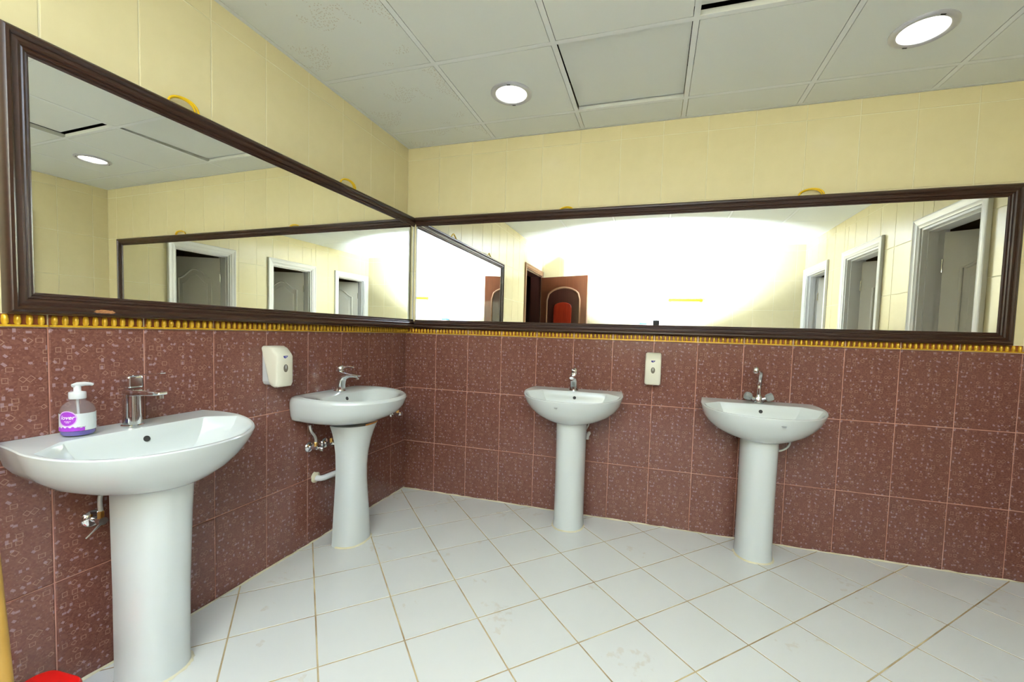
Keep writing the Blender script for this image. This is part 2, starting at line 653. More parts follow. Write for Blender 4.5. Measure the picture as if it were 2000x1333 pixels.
FP, FO, FA = 0.2965, (0.687, -0.731), R(44.7)
ea = (math.cos(FA), math.sin(FA))
eb = (ea[1], -ea[0])
gw = 0.0029
full = None
for i in range(-14, 16):
    for j in range(-14, 16):
        c = (FO[0] + ea[0] * (i + .5) * FP + eb[0] * (j + .5) * FP, FO[1] + ea[1] * (i + .5) * FP + eb[1] * (j + .5) * FP)
        hs = FP / 2 - gw
        poly = [(c[0] + ea[0] * s * hs + eb[0] * t * hs, c[1] + ea[1] * s * hs + eb[1] * t * hs) for s, t in ((-1, -1), (1, -1), (1, 1), (-1, 1))]
        cp = clip_poly(poly, 0.008, W - 0.004, -D + 0.004, -0.008)
        if len(cp) < 3:
            continue
        area = abs(sum(cp[k][0] * cp[(k + 1) % len(cp)][1] - cp[(k + 1) % len(cp)][0] * cp[k][1] for k in range(len(cp)))) / 2
        if area < 4e-4:
            continue
        whole = area > (2 * hs) ** 2 * 0.999
        if whole and full:
            link('floor_tile', full, floor, (c[0], c[1], 0))
            continue
        mb = MB()
        pr = [(p[0] - c[0], p[1] - c[1]) for p in cp]
        cx = sum(p[0] for p in pr) / len(pr)
        cy = sum(p[1] for p in pr) / len(pr)
        ins = []
        for p in pr:
            dd = math.hypot(p[0] - cx, p[1] - cy)
            k = max(0, 1 - 0.0012 / max(dd, 1e-5))
            ins.append((cx + (p[0] - cx) * k, cy + (p[1] - cy) * k))
        mb.rings([[(p[0], p[1], -0.0013) for p in pr], [(p[0], p[1], -0.0005) for p in pr], [(p[0], p[1], 0.0) for p in ins]])
        me = mb.mesh('floor_tile', 'floor')
        link('floor_tile', me, floor, (c[0], c[1], 0))
        if whole:
            full = me

# yellowed sealant bead along the foot of the walls
random.seed(4)


def bead(name, p0, p1, inward, parent):
    mb = MB()
    n = 90
    p0, p1, inward = Vector(p0), Vector(p1), Vector(inward)
    rs = []
    for i in range(n + 1):
        p = p0.lerp(p1, i / n)
        w = 0.008 + 0.002 * math.sin(i * 0.7) + random.uniform(-.002, .003)
        hh = 0.006 + random.uniform(-.002, .003)
        rs.append([p + Vector((0, 0, 0)) + inward * 0.001, p + inward * w + Vector((0, 0, 0.0008)), p + inward * (w * .45) + Vector((0, 0, hh * .55)), p + inward * 0.004 + Vector((0, 0, hh))])
    mb.rings(rs)
    return mb.build(name, 'sealant', parent, 60)


trim_1 = struct(bead('trim_1', (0.0, -0.0035, 0), (W, -0.0035, 0), (0, -1, 0), None), 'yellowed sealant bead along the foot of the back wall', 'sealant')
trim_2 = struct(bead('trim_2', (0.0035, 0, 0), (0.0035, -2.97, 0), (1, 0, 0), None), 'yellowed sealant bead along the foot of the left wall', 'sealant')

# ------------------------------------------------------------------ ceiling: slab above, T-bars and loose panels below
cl_mb = MB()
cl_mb.box(-0.14, W + 0.14, -D - 0.14, 0.14, H + 0.30, H + 0.40)
ceiling = struct(cl_mb.build('ceiling', 'void'), 'suspended ceiling of square white panels in a metal grid', 'ceiling')
GX = [0.0] + [0.665 + 0.597 * k for k in range(-1, 6) if 0.3 < 0.665 + 0.597 * k < W - 0.02] + [W]
GY = [0.0] + [-0.224 - 0.597 * k for k in range(0, 8) if -0.224 - 0.597 * k > -D + 0.02] + [-D]
bw = 0.012


def tbar(mb):
    return mb


for x in GX[1:-1]:
    mb = MB()
    mb.box(x - bw, x + bw, -D, 0, H, H + 0.002)
    mb.box(x - 0.001, x + 0.001, -D, 0, H + 0.002, H + 0.03)
    mb.build('ceiling_bar', 'tbar', ceiling)
for y in GY[1:-1]:
    for k in range(len(GX) - 1):
        mb = MB()
        mb.box(GX[k] + bw, GX[k + 1] - bw, y - bw, y + bw, H + 0.0004, H + 0.002)
        mb.box(GX[k] + bw, GX[k + 1] - bw, y - 0.001, y + 0.001, H + 0.002, H + 0.03)
        mb.build('ceiling_bar', 'tbar', ceiling)
# wall angle
for a, b_ in (((0, 0), (W, 0)), ((0, -D), (W, -D))):
    mb = MB()
    s = -1 if a[1] == 0 else 1
    y0, y1 = sorted((a[1], a[1] + s * 0.020))
    mb.box(0, W, y0, y1, H - 0.0005, H + 0.0015)
    y0, y1 = sorted((a[1] + s * 0.0036, a[1] + s * 0.006))
    mb.box(0, W, y0, y1, H - 0.0005, H + 0.02)
    mb.build('wall_angle', 'tbar', ceiling)
for xa, s in ((0, 1), (W, -1)):
    mb = MB()
    x0, x1 = sorted((xa, xa + s * 0.020))
    mb.box(x0, x1, -D + .02, -.02, H - 0.0005, H + 0.0015)
    mb.build('wall_angle', 'tbar', ceiling)
PANEL = {}
for i in range(len(GX) - 1):
    for j in range(len(GY) - 1):
        x0, x1, y1, y0 = GX[i] + (0.0145 if i else 0.022), GX[i + 1] - 0.0145, GY[j] - (0.0145 if j else 0.022), GY[j + 1] + 0.0145
        w, d = x1 - x0, y1 - y0
        mould = i == 0 and j in (0, 1, 2)
        k = (round(w, 3), round(d, 3), mould)
        if k not in PANEL:
            mb = MB()
            mb.box(-w / 2, w / 2, -d / 2, d / 2, 0, 0.014)
            PANEL[k] = mb.mesh('ceiling_panel', 'panel_mould' if mould else 'panel')
        dz, rot, dx, dy = 0.0005, (0, 0, 0), 0, 0
        if (i, j) == (2, 1):        # loose panel hanging a little above its bars
            dz, rot, dx = 0.016, (R(1.1), 0, 0), 0.0
        if (i, j) == (3, 2):        # pushed aside: a dark gap opens along two edges
            dz, rot, dx, dy = 0.022, (0, 0, 0), -0.028, -0.024
        link('ceiling_panel', PANEL[k], ceiling, ((x0 + x1) / 2 + dx, (y0 + y1) / 2 + dy, H + dz), rot)


# ------------------------------------------------------------------ downlights
def downlight(x, y, label):
    t = thing('downlight', label, 'ceiling light', (x, y, H), 0, 'recessed round ceiling lights')
    mb = MB()
    n = 40
    prof = [(0.112, 0.0004), (0.112, -0.004), (0.107, -0.008), (0.098, -0.010), (0.089, -0.009), (0.0845, -0.006), (0.083, 0.0004)]
    rs = [[(r * math.cos(2 * PI * k / n), r * math.sin(2 * PI * k / n), z) for k in range(n)] for r, z in prof]
    mb.rings(rs, False, False)
    mb.build('trim_ring', 'ring', t, 40)
    mb = MB()
    mb.lathe([(0.083, 0.0), (0.083, -0.0012), (0.070, -0.0022), (0.04, -0.003), (0.004, -0.0032)], n)
    mb.build('diffuser', 'lamp', t, 50)
    for a in (R(100), R(280)):
        mb = MB()
        mb.box(0.096, 0.101, -0.009, 0.009, -0.0115, -0.008)
        o = mb.build('spring_clip', 'hole', t)
        o.rotation_euler = (0, 0, a)
    return t


downlight(0.95, -0.49, 'round recessed ceiling light nearest the corner of the two mirrors')
downlight(2.755, -0.525, 'round recessed ceiling light above the right-hand end of the long mirror')

# ------------------------------------------------------------------ mirrors
PROF = [(0.0, 0.0), (0.0, 0.022), (0.004, 0.030), (0.010, 0.034), (0.017, 0.034), (0.022, 0.030), (0.0245, 0.024), (0.029, 0.0245), (0.035, 0.026), (0.041, 0.024),
        (0.0435, 0.019), (0.047, 0.0205), (0.051, 0.019), (0.0535, 0.014), (0.057, 0.015), (0.061, 0.012), (0.063, 0.008), (0.063, 0.0)]


def rail(p0, p1, inward, m0, m1):
    """moulded rail from p0 to p1 (outer edge, local x-z), inward: unit (x,z), m0/m1: mitre sign at each end"""
    mb = MB()
    dx, dz = p1[0] - p0[0], p1[1] - p0[1]
    L = math.hypot(dx, dz)
    dx, dz = dx / L, dz / L
    r0 = [(p0[0] + dx * w * m0 + inward[0] * w, -d, p0[1] + dz * w * m0 + inward[1] * w) for w, d in PROF]
    r1 = [(p1[0] - dx * w * m1 + inward[0] * w, -d, p1[1] - dz * w * m1 + inward[1] * w) for w, d in PROF]
    mb.rings([r0, r1])
    return mb


def make_mirror(label, loc, rotz, L, z0, z1, end, wires, chip=None):
    """end: 'left' or 'right', the side which carries an upright; the other side meets the corner bare"""
    t = thing('framed_mirror', label, 'mirror', loc, rotz, 'wall mirrors meeting in the corner')
    ml, mr = (1, 0) if end == 'left' else (0, 1)
    rail((0, z1), (L, z1), (0, -1), ml, mr).build('frame_rail', 'frame', t, 30)
    rail((0, z0), (L, z0), (0, 1), ml, mr).build('frame_rail', 'frame', t, 30)
    o = None
    if end == 'left':
        rail((0, z0), (0, z1), (1, 0), 1, 1).build('frame_upright', 'frame', t, 30)
        ga, gb = 0.055, L
    else:
        rail((L, z0), (L, z1), (-1, 0), 1, 1).build('frame_upright', 'frame', t, 30)
        ga, gb = 0.0, L - 0.055
    mb = MB()
    mb.box(ga, gb, -0.010, -0.005, z0 + 0.055, z1 - 0.055)
    mb.build('glass', 'mirror', t)
    mb = MB()
    mb.box(ga - 0.03 if end == 'left' else ga, gb + (0.03 if end == 'right' else 0), -0.0048, -0.0005, z0 + 0.02, z1 - 0.02)
    mb.build('backing_board', 'frame', t)
    mb = MB()
    e = L - 0.007 if end == 'left' else 0.001
    mb.box(e, e + 0.006, -0.0125, -0.0102, z0 + 0.063, z1 - 0.063)
    mb.build('glass_edge', 'plastic_grey', t)
    for x, r, squash in wires:
        mb = MB()
        for k in range(2):
            pts = []
            for i in range(19):
                a = PI * (-0.12 + 1.24 * i / 18)
                pts.append((x + (r + 0.006 * k) * math.cos(a) + 0.004 * k, -0.010 - 0.004 * k - 0.006 * math.sin(a * 2), z1 - 0.006 + (r * squash + 0.003 * k) * math.sin(a)))
            mb.tube(pts, 0.0040, 8)
        mb.build('wire_loop', 'yellow_wire', t, 60)
    if chip:
        mb = MB()
        random.seed(9)
        ring = []
        for k in range(22):
            a = 2 * PI * k / 22
            rr = 1 + random.uniform(-.22, .22)
            ring.append((chip[0] + 0.021 * rr * math.cos(a) + (0.012 if math.cos(a) > 0 else 0), chip[1] + 0.0058 * rr * math.sin(a)))
        mb.prism(ring, -0.0348, -0.030, 'y')
        mb.build('chipped_patch', 'raw', t)
    return t


LROT = 1.2
make_mirror('shorter mirror in dark wooden frame over the two left-hand sinks', (0.006, -2.012, 0), R(90 - LROT), 2.010, 1.194, 1.984, 'left',
            [(0.465, 0.046, 0.85), (1.33, 0.052, 0.8)], (0.205, 1.194 + 0.0145))
make_mirror('long mirror in dark wooden frame over the two right-hand sinks', (0.085, -0.006, 0), 0.0, 3.36, 1.192, 1.982, 'right',
            [(1.085, 0.040, 0.45), (2.45, 0.056, 0.7)])


# ------------------------------------------------------------------ sinks
def d_outline(wb, v0, w, vm, vf, nb=13, ns=7, nf=34, bulge=0.0):
    """D-shaped plan: flat back of half width wb at v0, sides to half width w at vm, elliptic front to vf"""
    pts = []
    for i in range(nb):
        pts.append((-wb + 2 * wb * i / nb, v0))
    for i in range(ns):
        s = i / ns
        pts.append((wb + (w - wb) * (s if not bulge else math.sin(s * PI / 2)), v0 + (vm - v0) * (s if not bulge else 1 - math.cos(s * PI / 2))))
    for i in range(nf):
        a = PI * i / nf
        pts.append((w * math.cos(a), vm + (vf - vm) * math.sin(a)))
    for i in range(ns):
        s = 1 - i / ns
        pts.append((-(wb + (w - wb) * (s if not bulge else math.sin(s * PI / 2))), v0 + (vm - v0) * (s if not bulge else 1 - math.cos(s * PI / 2))))
    return pts


def sstep(a, b_, x):
    t = max(0, min(1, (x - a) / (b_ - a)))
    return t * t * (3 - 2 * t)


def rz_a(v):
    return 0.830 - 0.026 * sstep(0.06, 0.40, v)


def rz_b(v):
    return 0.828 - 0.010 * sstep(0.06, 0.40, v)


def basin_a(t):
    mb = MB()
    rs = []
    for z, a in ((0.648, (0.085, 0.002, 0.092, 0.14, 0.285)), (0.655, (0.125, 0.002, 0.135, 0.14, 0.318)), (0.668, (0.165, 0.002, 0.176, 0.14, 0.342)), (0.695, (0.212, 0.002, 0.226, 0.145, 0.375)),
                 (0.728, (0.246, 0.002, 0.261, 0.15, 0.402)), (0.760, (0.268, 0.002, 0.284, 0.155, 0.421))):
        rs.append([(u, -v, z) for u, v in d_outline(*a)])
    for dz, a in ((-0.018, (0.281, 0.002, 0.299, 0.158, 0.4345)), (-0.004, (0.285, 0.002, 0.303, 0.16, 0.438)), (0.0, (0.283, 0.003, 0.301, 0.16, 0.436)), (0.0, (0.276, 0.006, 0.294, 0.16, 0.430)),
                  (-0.001, (0.205, 0.122, 0.286, 0.185, 0.421)), (-0.006, (0.198, 0.126, 0.280, 0.188, 0.416))):
        rs.append([(u, -v, rz_a(v) + dz) for u, v in d_outline(*a)])
    for z, a in ((0.790, (0.188, 0.131, 0.262, 0.195, 0.404)), (0.770, (0.178, 0.136, 0.238, 0.20, 0.390)), (0.745, (0.160, 0.145, 0.205, 0.205, 0.368)), (0.722, (0.125, 0.165, 0.155, 0.215, 0.335)),
                 (0.708, (0.08, 0.195, 0.095, 0.23, 0.295)), (0.700, (0.022, 0.228, 0.026, 0.24, 0.262))):
        rs.append([(u, -v, z) for u, v in d_outline(*a)])
    mb.rings(rs)
    return mb.build('basin', 'ceramic', t, 32)


def basin_b(t):
    mb = MB()
    rs = []
    kw = dict(bulge=1)
    for z, a in ((0.672, (0.09, 0.002, 0.10, 0.15, 0.290)), (0.680, (0.17, 0.002, 0.18, 0.15, 0.318)), (0.694, (0.225, 0.002, 0.235, 0.15, 0.345)), (0.706, (0.243, 0.002, 0.258, 0.15, 0.375)),
                 (0.728, (0.250, 0.002, 0.272, 0.165, 0.412)), (0.760, (0.254, 0.002, 0.281, 0.175, 0.438)), (0.792, (0.255, 0.002, 0.286, 0.185, 0.452))):
        rs.append([(u, -v, z) for u, v in d_outline(*a, **kw)])
    for dz, a in ((-0.016, (0.250, 0.002, 0.287, 0.19, 0.456)), (-0.006, (0.240, 0.003, 0.283, 0.19, 0.452)), (0.0, (0.222, 0.010, 0.273, 0.19, 0.443)), (-0.002, (0.200, 0.030, 0.260, 0.195, 0.428)),
                  (-0.005, (0.160, 0.105, 0.247, 0.205, 0.415)), (-0.012, (0.148, 0.120, 0.238, 0.21, 0.408))):
        rs.append([(u, -v, rz_b(v) + dz) for u, v in d_outline(*a, **kw)])
    for z, a in ((0.785, (0.135, 0.130, 0.222, 0.215, 0.395)), (0.758, (0.125, 0.140, 0.196, 0.22, 0.372)), (0.735, (0.105, 0.155, 0.160, 0.225, 0.345)), (0.718, (0.07, 0.18, 0.11, 0.235, 0.308)),
                 (0.710, (0.02, 0.225, 0.026, 0.24, 0.262))):
        rs.append([(u, -v, z) for u, v in d_outline(*a, **kw)])
    mb.rings(rs)
    return mb.build('basin', 'ceramic', t, 32)


def ped_outline(hw, vb, vf, n=36):
    """open-backed pedestal footprint drawn as a rounded D"""
    pts = []
    for i in range(n + 1):
        a = PI * i / n
        c, s = math.cos(a), math.sin(a)
        pts.append((hw * (abs(c) ** 0.82) * (1 if c >= 0 else -1), vb + (vf - vb) * (s ** 0.82)))
    pts.append((-hw * 0.96, vb - 0.03))
    pts.append((hw * 0.96, vb - 0.03))
    return pts


def pedestal(t, levels, seal=True):
    mb = MB()
    mb.rings([[(u, -v, z) for u, v in ped_outline(hw, vb, vf)] for z, hw, vb, vf in levels])
    o = mb.build('pedestal', 'ceramic', t, 50)
    z, hw, vb, vf = levels[0]
    random.seed(int(hw * 1e4))
    mb = MB()
    rs = []
    base = ped_outline(hw, vb, vf)[:37]
    for (u, v) in base:
        d = Vector((u, v - vb)).normalized() if (u or v - vb) else Vector((0, 1))
        e = 0.007 + random.uniform(-.002, .004)
        rs.append([(u - d.x * .002, -(v - d.y * .002), 0.0), (u + d.x * e, -(v + d.y * e), 0.0006), (u + d.x * e * .4, -(v + d.y * e * .4), 0.005), (u - d.x * .002, -(v - d.y * .002), 0.008)])
    mb.rings(rs)
    mb.build('sealant_ring', 'sealant', t, 60)
    return o


def hole(t, u, v, z, r=0.010, tilt=18):
    mb = MB()
    mb.lathe([(r, 0), (r, 0.0015)], 20, (u, -v, z), (0, -math.cos(R(tilt)), math.sin(R(tilt))))
    mb.build('overflow_hole', 'hole', t)
    mb = MB()
    n = 24
    rs = [[(r2_ * math.cos(2 * PI * k / n), r2_ * math.sin(2 * PI * k / n), zz) for k in range(n)] for r2_, zz in ((0.023, 0.0), (0.023, 0.003), (0.017, 0.0035), (0.014, 0.001))]
    mb.rings([[(p[0] + u * 0, p[1] - 0.245, p[2] + (0.7005 if t['kindz'] == 0 else 0.7105)) for p in r] for r in rs], False, True)
    mb.build('drain_ring', 'chrome', t, 40)
    del t['kindz']


def text_mesh(txt, size, shear=0.0, bold=False, extrude=0.0):
    cu = bpy.data.curves.new('lettering', 'FONT')
    cu.body = txt
    cu.size = size
    cu.shear = shear
    cu.align_x = 'CENTER'
    cu.align_y = 'CENTER'
    cu.extrude = extrude
    cu.resolution_u = 3
    cu.offset = size * 0.02 if bold else 0
    o = bpy.data.objects.new('lettering', cu)
    COL.objects.link(o)
    bpy.context.view_layer.update()
    dg = bpy.context.evaluated_depsgraph_get()
    me = bpy.data.meshes.new_from_object(o.evaluated_get(dg))
    bpy.data.objects.remove(o)
    bpy.data.curves.remove(cu)
    return me


def sink(label, loc, rotz, kind, levels, logo=None):
    t = thing('pedestal_sink', label, 'sink', loc, rotz, 'white pedestal sinks along the walls')
    bo = basin_a(t) if kind == 'a' else basin_b(t)
    pedestal(t, levels)
    t['kindz'] = 0 if kind == 'a' else 1
    hole(t, 0.006, 0.1335 if kind == 'a' else 0.131, 0.789)
    if logo:
        bpy.context.view_layer.update()
        mb = MB()
        # small grey maker's mark printed on the front: a short word line and a thin line under it
        for k in range(5):
            mb.box(logo[0] - 0.010 + k * 0.0042, logo[0] - 0.0072 + k * 0.0042, -logo[1] - 0.0006, -logo[1] + 0.012, logo[2], logo[2] + 0.0026)
        mb.box(logo[0] - 0.007, logo[0] + 0.007, -logo[1] - 0.0004, -logo[1] + 0.012, logo[2] - 0.0035, logo[2] - 0.0025)
        mb.build('maker_mark', 'logo_grey', t)
    return t


LV_A = [(0.0, 0.094, 0.15, 0.272), (0.012, 0.094, 0.15, 0.272), (0.05, 0.090, 0.15, 0.268), (0.30, 0.089, 0.15, 0.270), (0.55, 0.090, 0.15, 0.280), (0.63, 0.091, 0.15, 0.288), (0.662, 0.092, 0.15, 0.292)]
LV_1 = [(0.0, 0.094, 0.15, 0.262), (0.012, 0.094, 0.15, 0.262), (0.05, 0.092, 0.15, 0.260), (0.30, 0.092, 0.15, 0.268), (0.55, 0.095, 0.15, 0.282), (0.63, 0.096, 0.15, 0.290), (0.665, 0.097, 0.15, 0.294)]
LV_B = [(0.0, 0.108, 0.16, 0.262), (0.012, 0.108, 0.16, 0.262), (0.05, 0.105, 0.16, 0.260), (0.20, 0.094, 0.16, 0.252), (0.34, 0.083, 0.16, 0.245), (0.42, 0.080, 0.16, 0.246), (0.50, 0.084, 0.16, 0.254), (0.57, 0.095, 0.16, 0.268),
        (0.62, 0.110, 0.16, 0.282), (0.648, 0.122, 0.16, 0.292), (0.660, 0.128, 0.16, 0.296)]
S1, S2, S3, S4 = -1.752, -0.785, 1.288, 2.322
s1 = sink('white D-shaped pedestal sink with a soap bottle on it, nearest on the left', (0.005, S1, 0), R(90), 'a', LV_1)
s2 = sink('white rounded pedestal sink on a waisted pedestal, left of the corner', (0.005, S2, 0), R(90), 'b', LV_B)
s3 = sink('white D-shaped pedestal sink right of the corner, below a single-lever tap', (S3, -0.005, 0), 0, 'a', LV_A, (-0.045, 0.4345, 0.768))
s4 = sink('white D-shaped pedestal sink under a tap with two crystal knobs', (S4, -0.005, 0), 0, 'a', LV_A, (0.045, 0.4345, 0.768))
# rust line and dark gap on top of the waisted pedestal
mb = MB()
seg = ped_outline(0.126, 0.16, 0.2945)[4:22]
mb.rings([[(u, -v + .0004, 0.660), (u * 1.012, -v * 1.006, 0.661), (u * 1.012, -v * 1.006, 0.668), (u, -v + .0004, 0.668)] for u, v in seg])
mb.build('rust_line', 'rust', s2, 60)


# ------------------------------------------------------------------ taps (local: x along wall, -y into the room)
def tap_block(label, loc, rotz):
    t = thing('single_lever_tap', label, 'tap', loc, rotz, 'chrome taps')
    mb = MB()
    mb.lathe([(0.030, 0.0), (0.030, 0.004), (0.0255, 0.007), (0.0245, 0.05), (0.0235, 0.090), (0.0235, 0.108)], 28)
    mb.build('body', 'chrome', t, 40)
    mb = MB()
    mb.rings([[(-0.020, 0.018, 0.100), (0.020, 0.018, 0.100), (0.020, 0.018, 0.126), (-0.020, 0.018, 0.126)],
              [(-0.019, -0.06, 0.108), (0.019, -0.06, 0.108), (0.019, -0.06, 0.126), (-0.019, -0.06, 0.126)],
              [(-0.016, -0.125, 0.112), (0.016, -0.125, 0.112), (0.016, -0.125, 0.126), (-0.016, -0.125, 0.126)],
              [(-0.014, -0.150, 0.116), (0.014, -0.150, 0.116), (0.014, -0.150, 0.124), (-0.014, -0.150, 0.124)]])
    mb.build('spout', 'chrome', t, None, 0.004, 3)
    mb = MB()
    mb.lathe([(0.011, 0.0), (0.011, 0.012)], 18, (0, -0.132, 0.102))
    mb.build('aerator', 'chrome', t, 40)
    mb = MB()
    mb.box(-0.022, 0.022, -0.022, 0.024, 0.129, 0.170)
    mb.build('handle', 'chrome', t, None, 0.006, 3)
    mb = MB()
    mb.rings([[(-0.013, -0.010, 0.170), (0.013, -0.010, 0.170), (0.013, -0.010, 0.174), (-0.013, -0.010, 0.174)],
              [(-0.010, -0.105, 0.180), (0.010, -0.105, 0.180), (0.010, -0.105, 0.183), (-0.010, -0.105, 0.183)],
              [(-0.008, -0.150, 0.185), (0.008, -0.150, 0.185), (0.008, -0.150, 0.188), (-0.008, -0.150, 0.188)]])
    mb.build('lever', 'chrome', t, None, 0.001)
    return t


def tap_curved(label, loc, rotz, turn=0.0):
    t = thing('single_lever_tap', label, 'tap', loc, rotz + turn, 'chrome taps')
    mb = MB()

    def el(c, a, b_, nrm=(0, 0, 1), n=20):
        nrm = Vector(nrm).normalized()
        ax = Vector((1, 0, 0))
        ay = nrm.cross(ax).normalized()
        c = Vector(c)
        return [c + ax * a * math.cos(2 * PI * k / n) + ay * b_ * math.sin(2 * PI * k / n) for k in range(n)]
    mb.rings([el((0, 0.010, 0), 0.029, 0.034), el((0, 0.008, 0.006), 0.027, 0.031), el((0, 0.004, 0.035), 0.024, 0.026, (0, -0.1, 1)), el((0, -0.004, 0.062), 0.023, 0.023, (0, -0.35, 1)),
              el((0, -0.020, 0.080), 0.019, 0.017, (0, -0.9, 0.8)), el((0, -0.050, 0.089), 0.018, 0.012, (0, -1, 0.2)), el((0, -0.085, 0.090), 0.016, 0.010, (0, -1, -0.05)), el((0, -0.118, 0.087), 0.013, 0.008, (0, -1, -0.1))])
    mb.build('body', 'chrome', t, 50)
    mb = MB()
    mb.lathe([(0.0095, 0.0), (0.0095, 0.014)], 16, (0, -0.108, 0.070))
    mb.build('aerator', 'chrome', t, 40)
    mb = MB()
    mb.rings([el((0, 0.030, 0.115), 0.016, 0.003, (0, -.3, 1)), el((0, 0.030, 0.118), 0.015, 0.003, (0, -.3, 1))])
    # slanted skirt plate that runs from behind the handle down to the spout tip
    mb = MB()
    mb.rings([[(-0.017, 0.028, 0.112), (0.017, 0.028, 0.112), (0.017, 0.028, 0.116), (-0.017, 0.028, 0.116)],
              [(-0.019, -0.020, 0.101), (0.019, -0.020, 0.101), (0.019, -0.020, 0.106), (-0.019, -0.020, 0.106)],
              [(-0.016, -0.080, 0.095), (0.016, -0.080, 0.095), (0.016, -0.080, 0.100), (-0.016, -0.080, 0.100)],
              [(-0.011, -0.126, 0.088), (0.011, -0.126, 0.088), (0.011, -0.126, 0.092), (-0.011, -0.126, 0.092)]])
    mb.build('cover_plate', 'chrome', t, None, 0.0015)
    mb = MB()
    mb.lathe([(0.018, 0.0), (0.020, 0.010), (0.0195, 0.026), (0.015, 0.034), (0.004, 0.037)], 22, (0, 0.004, 0.106), (0, 0.06, 1))
    mb.build('handle', 'chrome', t, 50)
    mb = MB()
    mb.tube([(0, -0.010, 0.130), (0, -0.028, 0.137), (0, -0.055, 0.138), (0, -0.085, 0.135)], [0.007, 0.006, 0.005, 0.0045], 10)
    mb.build('lever', 'chrome', t, 60)
    return t


def tap_knobs(label, loc, rotz):
    t = thing('two_knob_tap', label, 'tap', loc, rotz, 'chrome taps')
    mb = MB()
    mb.lathe([(0.027, 0.0), (0.027, 0.004), (0.020, 0.010), (0.019, 0.030), (0.014, 0.040), (0.012, 0.046)], 24)
    mb.build('body', 'chrome', t, 45)
    mb = MB()
    pts = [(0, 0, 0.040), (0, 0.0, 0.075), (0.003, 0.002, 0.11), (0.003, -0.004, 0.145), (0.0, -0.022, 0.172), (-0.012, -0.048, 0.188), (-0.026, -0.076, 0.195), (-0.038, -0.098, 0.195), (-0.043, -0.108, 0.190)]
    # smooth
    sm = []
    for i in range(len(pts) - 1):
        p0, p1, p2, p3 = (Vector(pts[max(i - 1, 0)]), Vector(pts[i]), Vector(pts[i + 1]), Vector(pts[min(i + 2, len(pts) - 1)]))
        for k in range(4):
            s = k / 4
            sm.append(0.5 * ((2 * p1) + (p2 - p0) * s + (2 * p0 - 5 * p1 + 4 * p2 - p3) * s * s + (3 * p1 - p0 - 3 * p2 + p3) * s ** 3))
    sm.append(Vector(pts[-1]))
    mb.tube(sm, 0.0115, 14)
    mb.build('spout', 'chrome', t, 60)
    mb = MB()
    mb.lathe([(0.0135, 0), (0.0145, 0.005), (0.0145, 0.022), (0.011, 0.028)], 18, (-0.043, -0.110, 0.174), (0, 0, 1))
    mb.build('aerator', 'chrome', t, 40)
    for s in (-1, 1):
        ax = Vector((s * 0.92, -0.10, 0.36)).normalized()
        mb = MB()
        mb.lathe([(0.010, 0.0), (0.009, 0.030)], 14, (s * 0.010, 0, 0.018), ax)
        mb.build('valve_stem', 'chrome', t, 40)
        mb = MB()
        n = 8
        q = Vector((0, 0, 1)).rotation_difference(ax)
        c = Vector((s * 0.010, 0, 0.018)) + ax * 0.027
        rs = []
        for rr, z, tw in ((0.012, 0, 0), (0.019, 0.005, 0), (0.0225, 0.016, 0), (0.0225, 0.028, 0), (0.019, 0.038, 0), (0.010, 0.041, 0)):
            rs.append([c + q @ Vector((rr * (1.0 if k % 2 == 0 else 0.86) * math.cos(PI * k / n), rr * (1.0 if k % 2 == 0 else 0.86) * math.sin(PI * k / n), z)) for k in range(2 * n)])
        mb.rings(rs)
        mb.build('crystal_knob', 'crystal', t)
    return t


tap_block('blocky chrome lever tap beside the soap bottle', (0.080, S1, 0.829), R(90))
tap_curved('curved chrome lever tap on the rounded sink left of the corner', (0.080, S2 + 0.025, 0.8265), R(90))
tap_curved('curved chrome lever tap seen head-on, on the sink right of the corner', (S3 - 0.012, -0.080, 0.829), 0, R(3))
tap_knobs('chrome swan-neck tap with two crystal knobs on the right-most sink', (S4 + 0.004, -0.080, 0.829), 0)


# ------------------------------------------------------------------ valves, hoses, pipes
def escutcheon(t, u, z):
    mb = MB()
    mb.lathe([(0.029, 0.0), (0.029, 0.003), (0.024, 0.009), (0.012, 0.013)], 26, (u, -0.0036, z), (0, -1, 0))
    mb.build('wall_flange', 'chrome', t, 40)


def valve(label, loc, rotz, knob_dir, lever=False):
    t = thing('angle_valve', label, 'valve', loc, rotz, 'chrome angle valves under the sinks')
    escutcheon(t, 0, 0)
    mb = MB()
    mb.lathe([(0.0095, 0.012), (0.0095, 0.040), (0.0125, 0.042), (0.0125, 0.062)], 16, (0, 0, 0), (0, -1, 0))
    mb.build('body', 'chrome', t, 40)
    mb = MB()
    mb.lathe([(0.0095, 0.0), (0.0095, 0.020), (0.007, 0.024)], 6, (0, -0.050, 0.008))
    mb.build('nut', 'brass', t)
    if lever:
        mb = MB()
        mb.tube([(0, -0.058, -0.004), (-0.022, -0.068, -0.014), (-0.050, -0.070, -0.034)], [0.004, 0.0032, 0.0028], 8)
        mb.build('lever', 'chrome', t, 60)
    else:
        mb = MB()
        a = Vector(knob_dir).normalized()
        mb.lathe([(0.006, 0.0), (0.006, 0.012), (0.0135, 0.014), (0.0155, 0.024), (0.0135, 0.034), (0.005, 0.037)], 18, Vector((0, -0.055, 0)), a)
        mb.build('knob', 'chrome', t, 45)
    return t


valve('chrome angle valve with a thin lever beside the nearest pedestal', (0.0, -1.826, 0.528), R(90), (0, -1, 0), True)
valve('chrome angle valve with round knob under the left half of the rounded sink', (0.0, -0.912, 0.535), R(90), (0.35, -0.9, -0.1))
valve('chrome angle valve half hidden behind the waisted pedestal', (0.0, -0.80, 0.53), R(90), (0.5, -0.85, 0))
valve('chrome angle valve alone on the wall close to the corner', (0.0, -0.165, 0.586), R(90), (1, -0.25, -0.1))


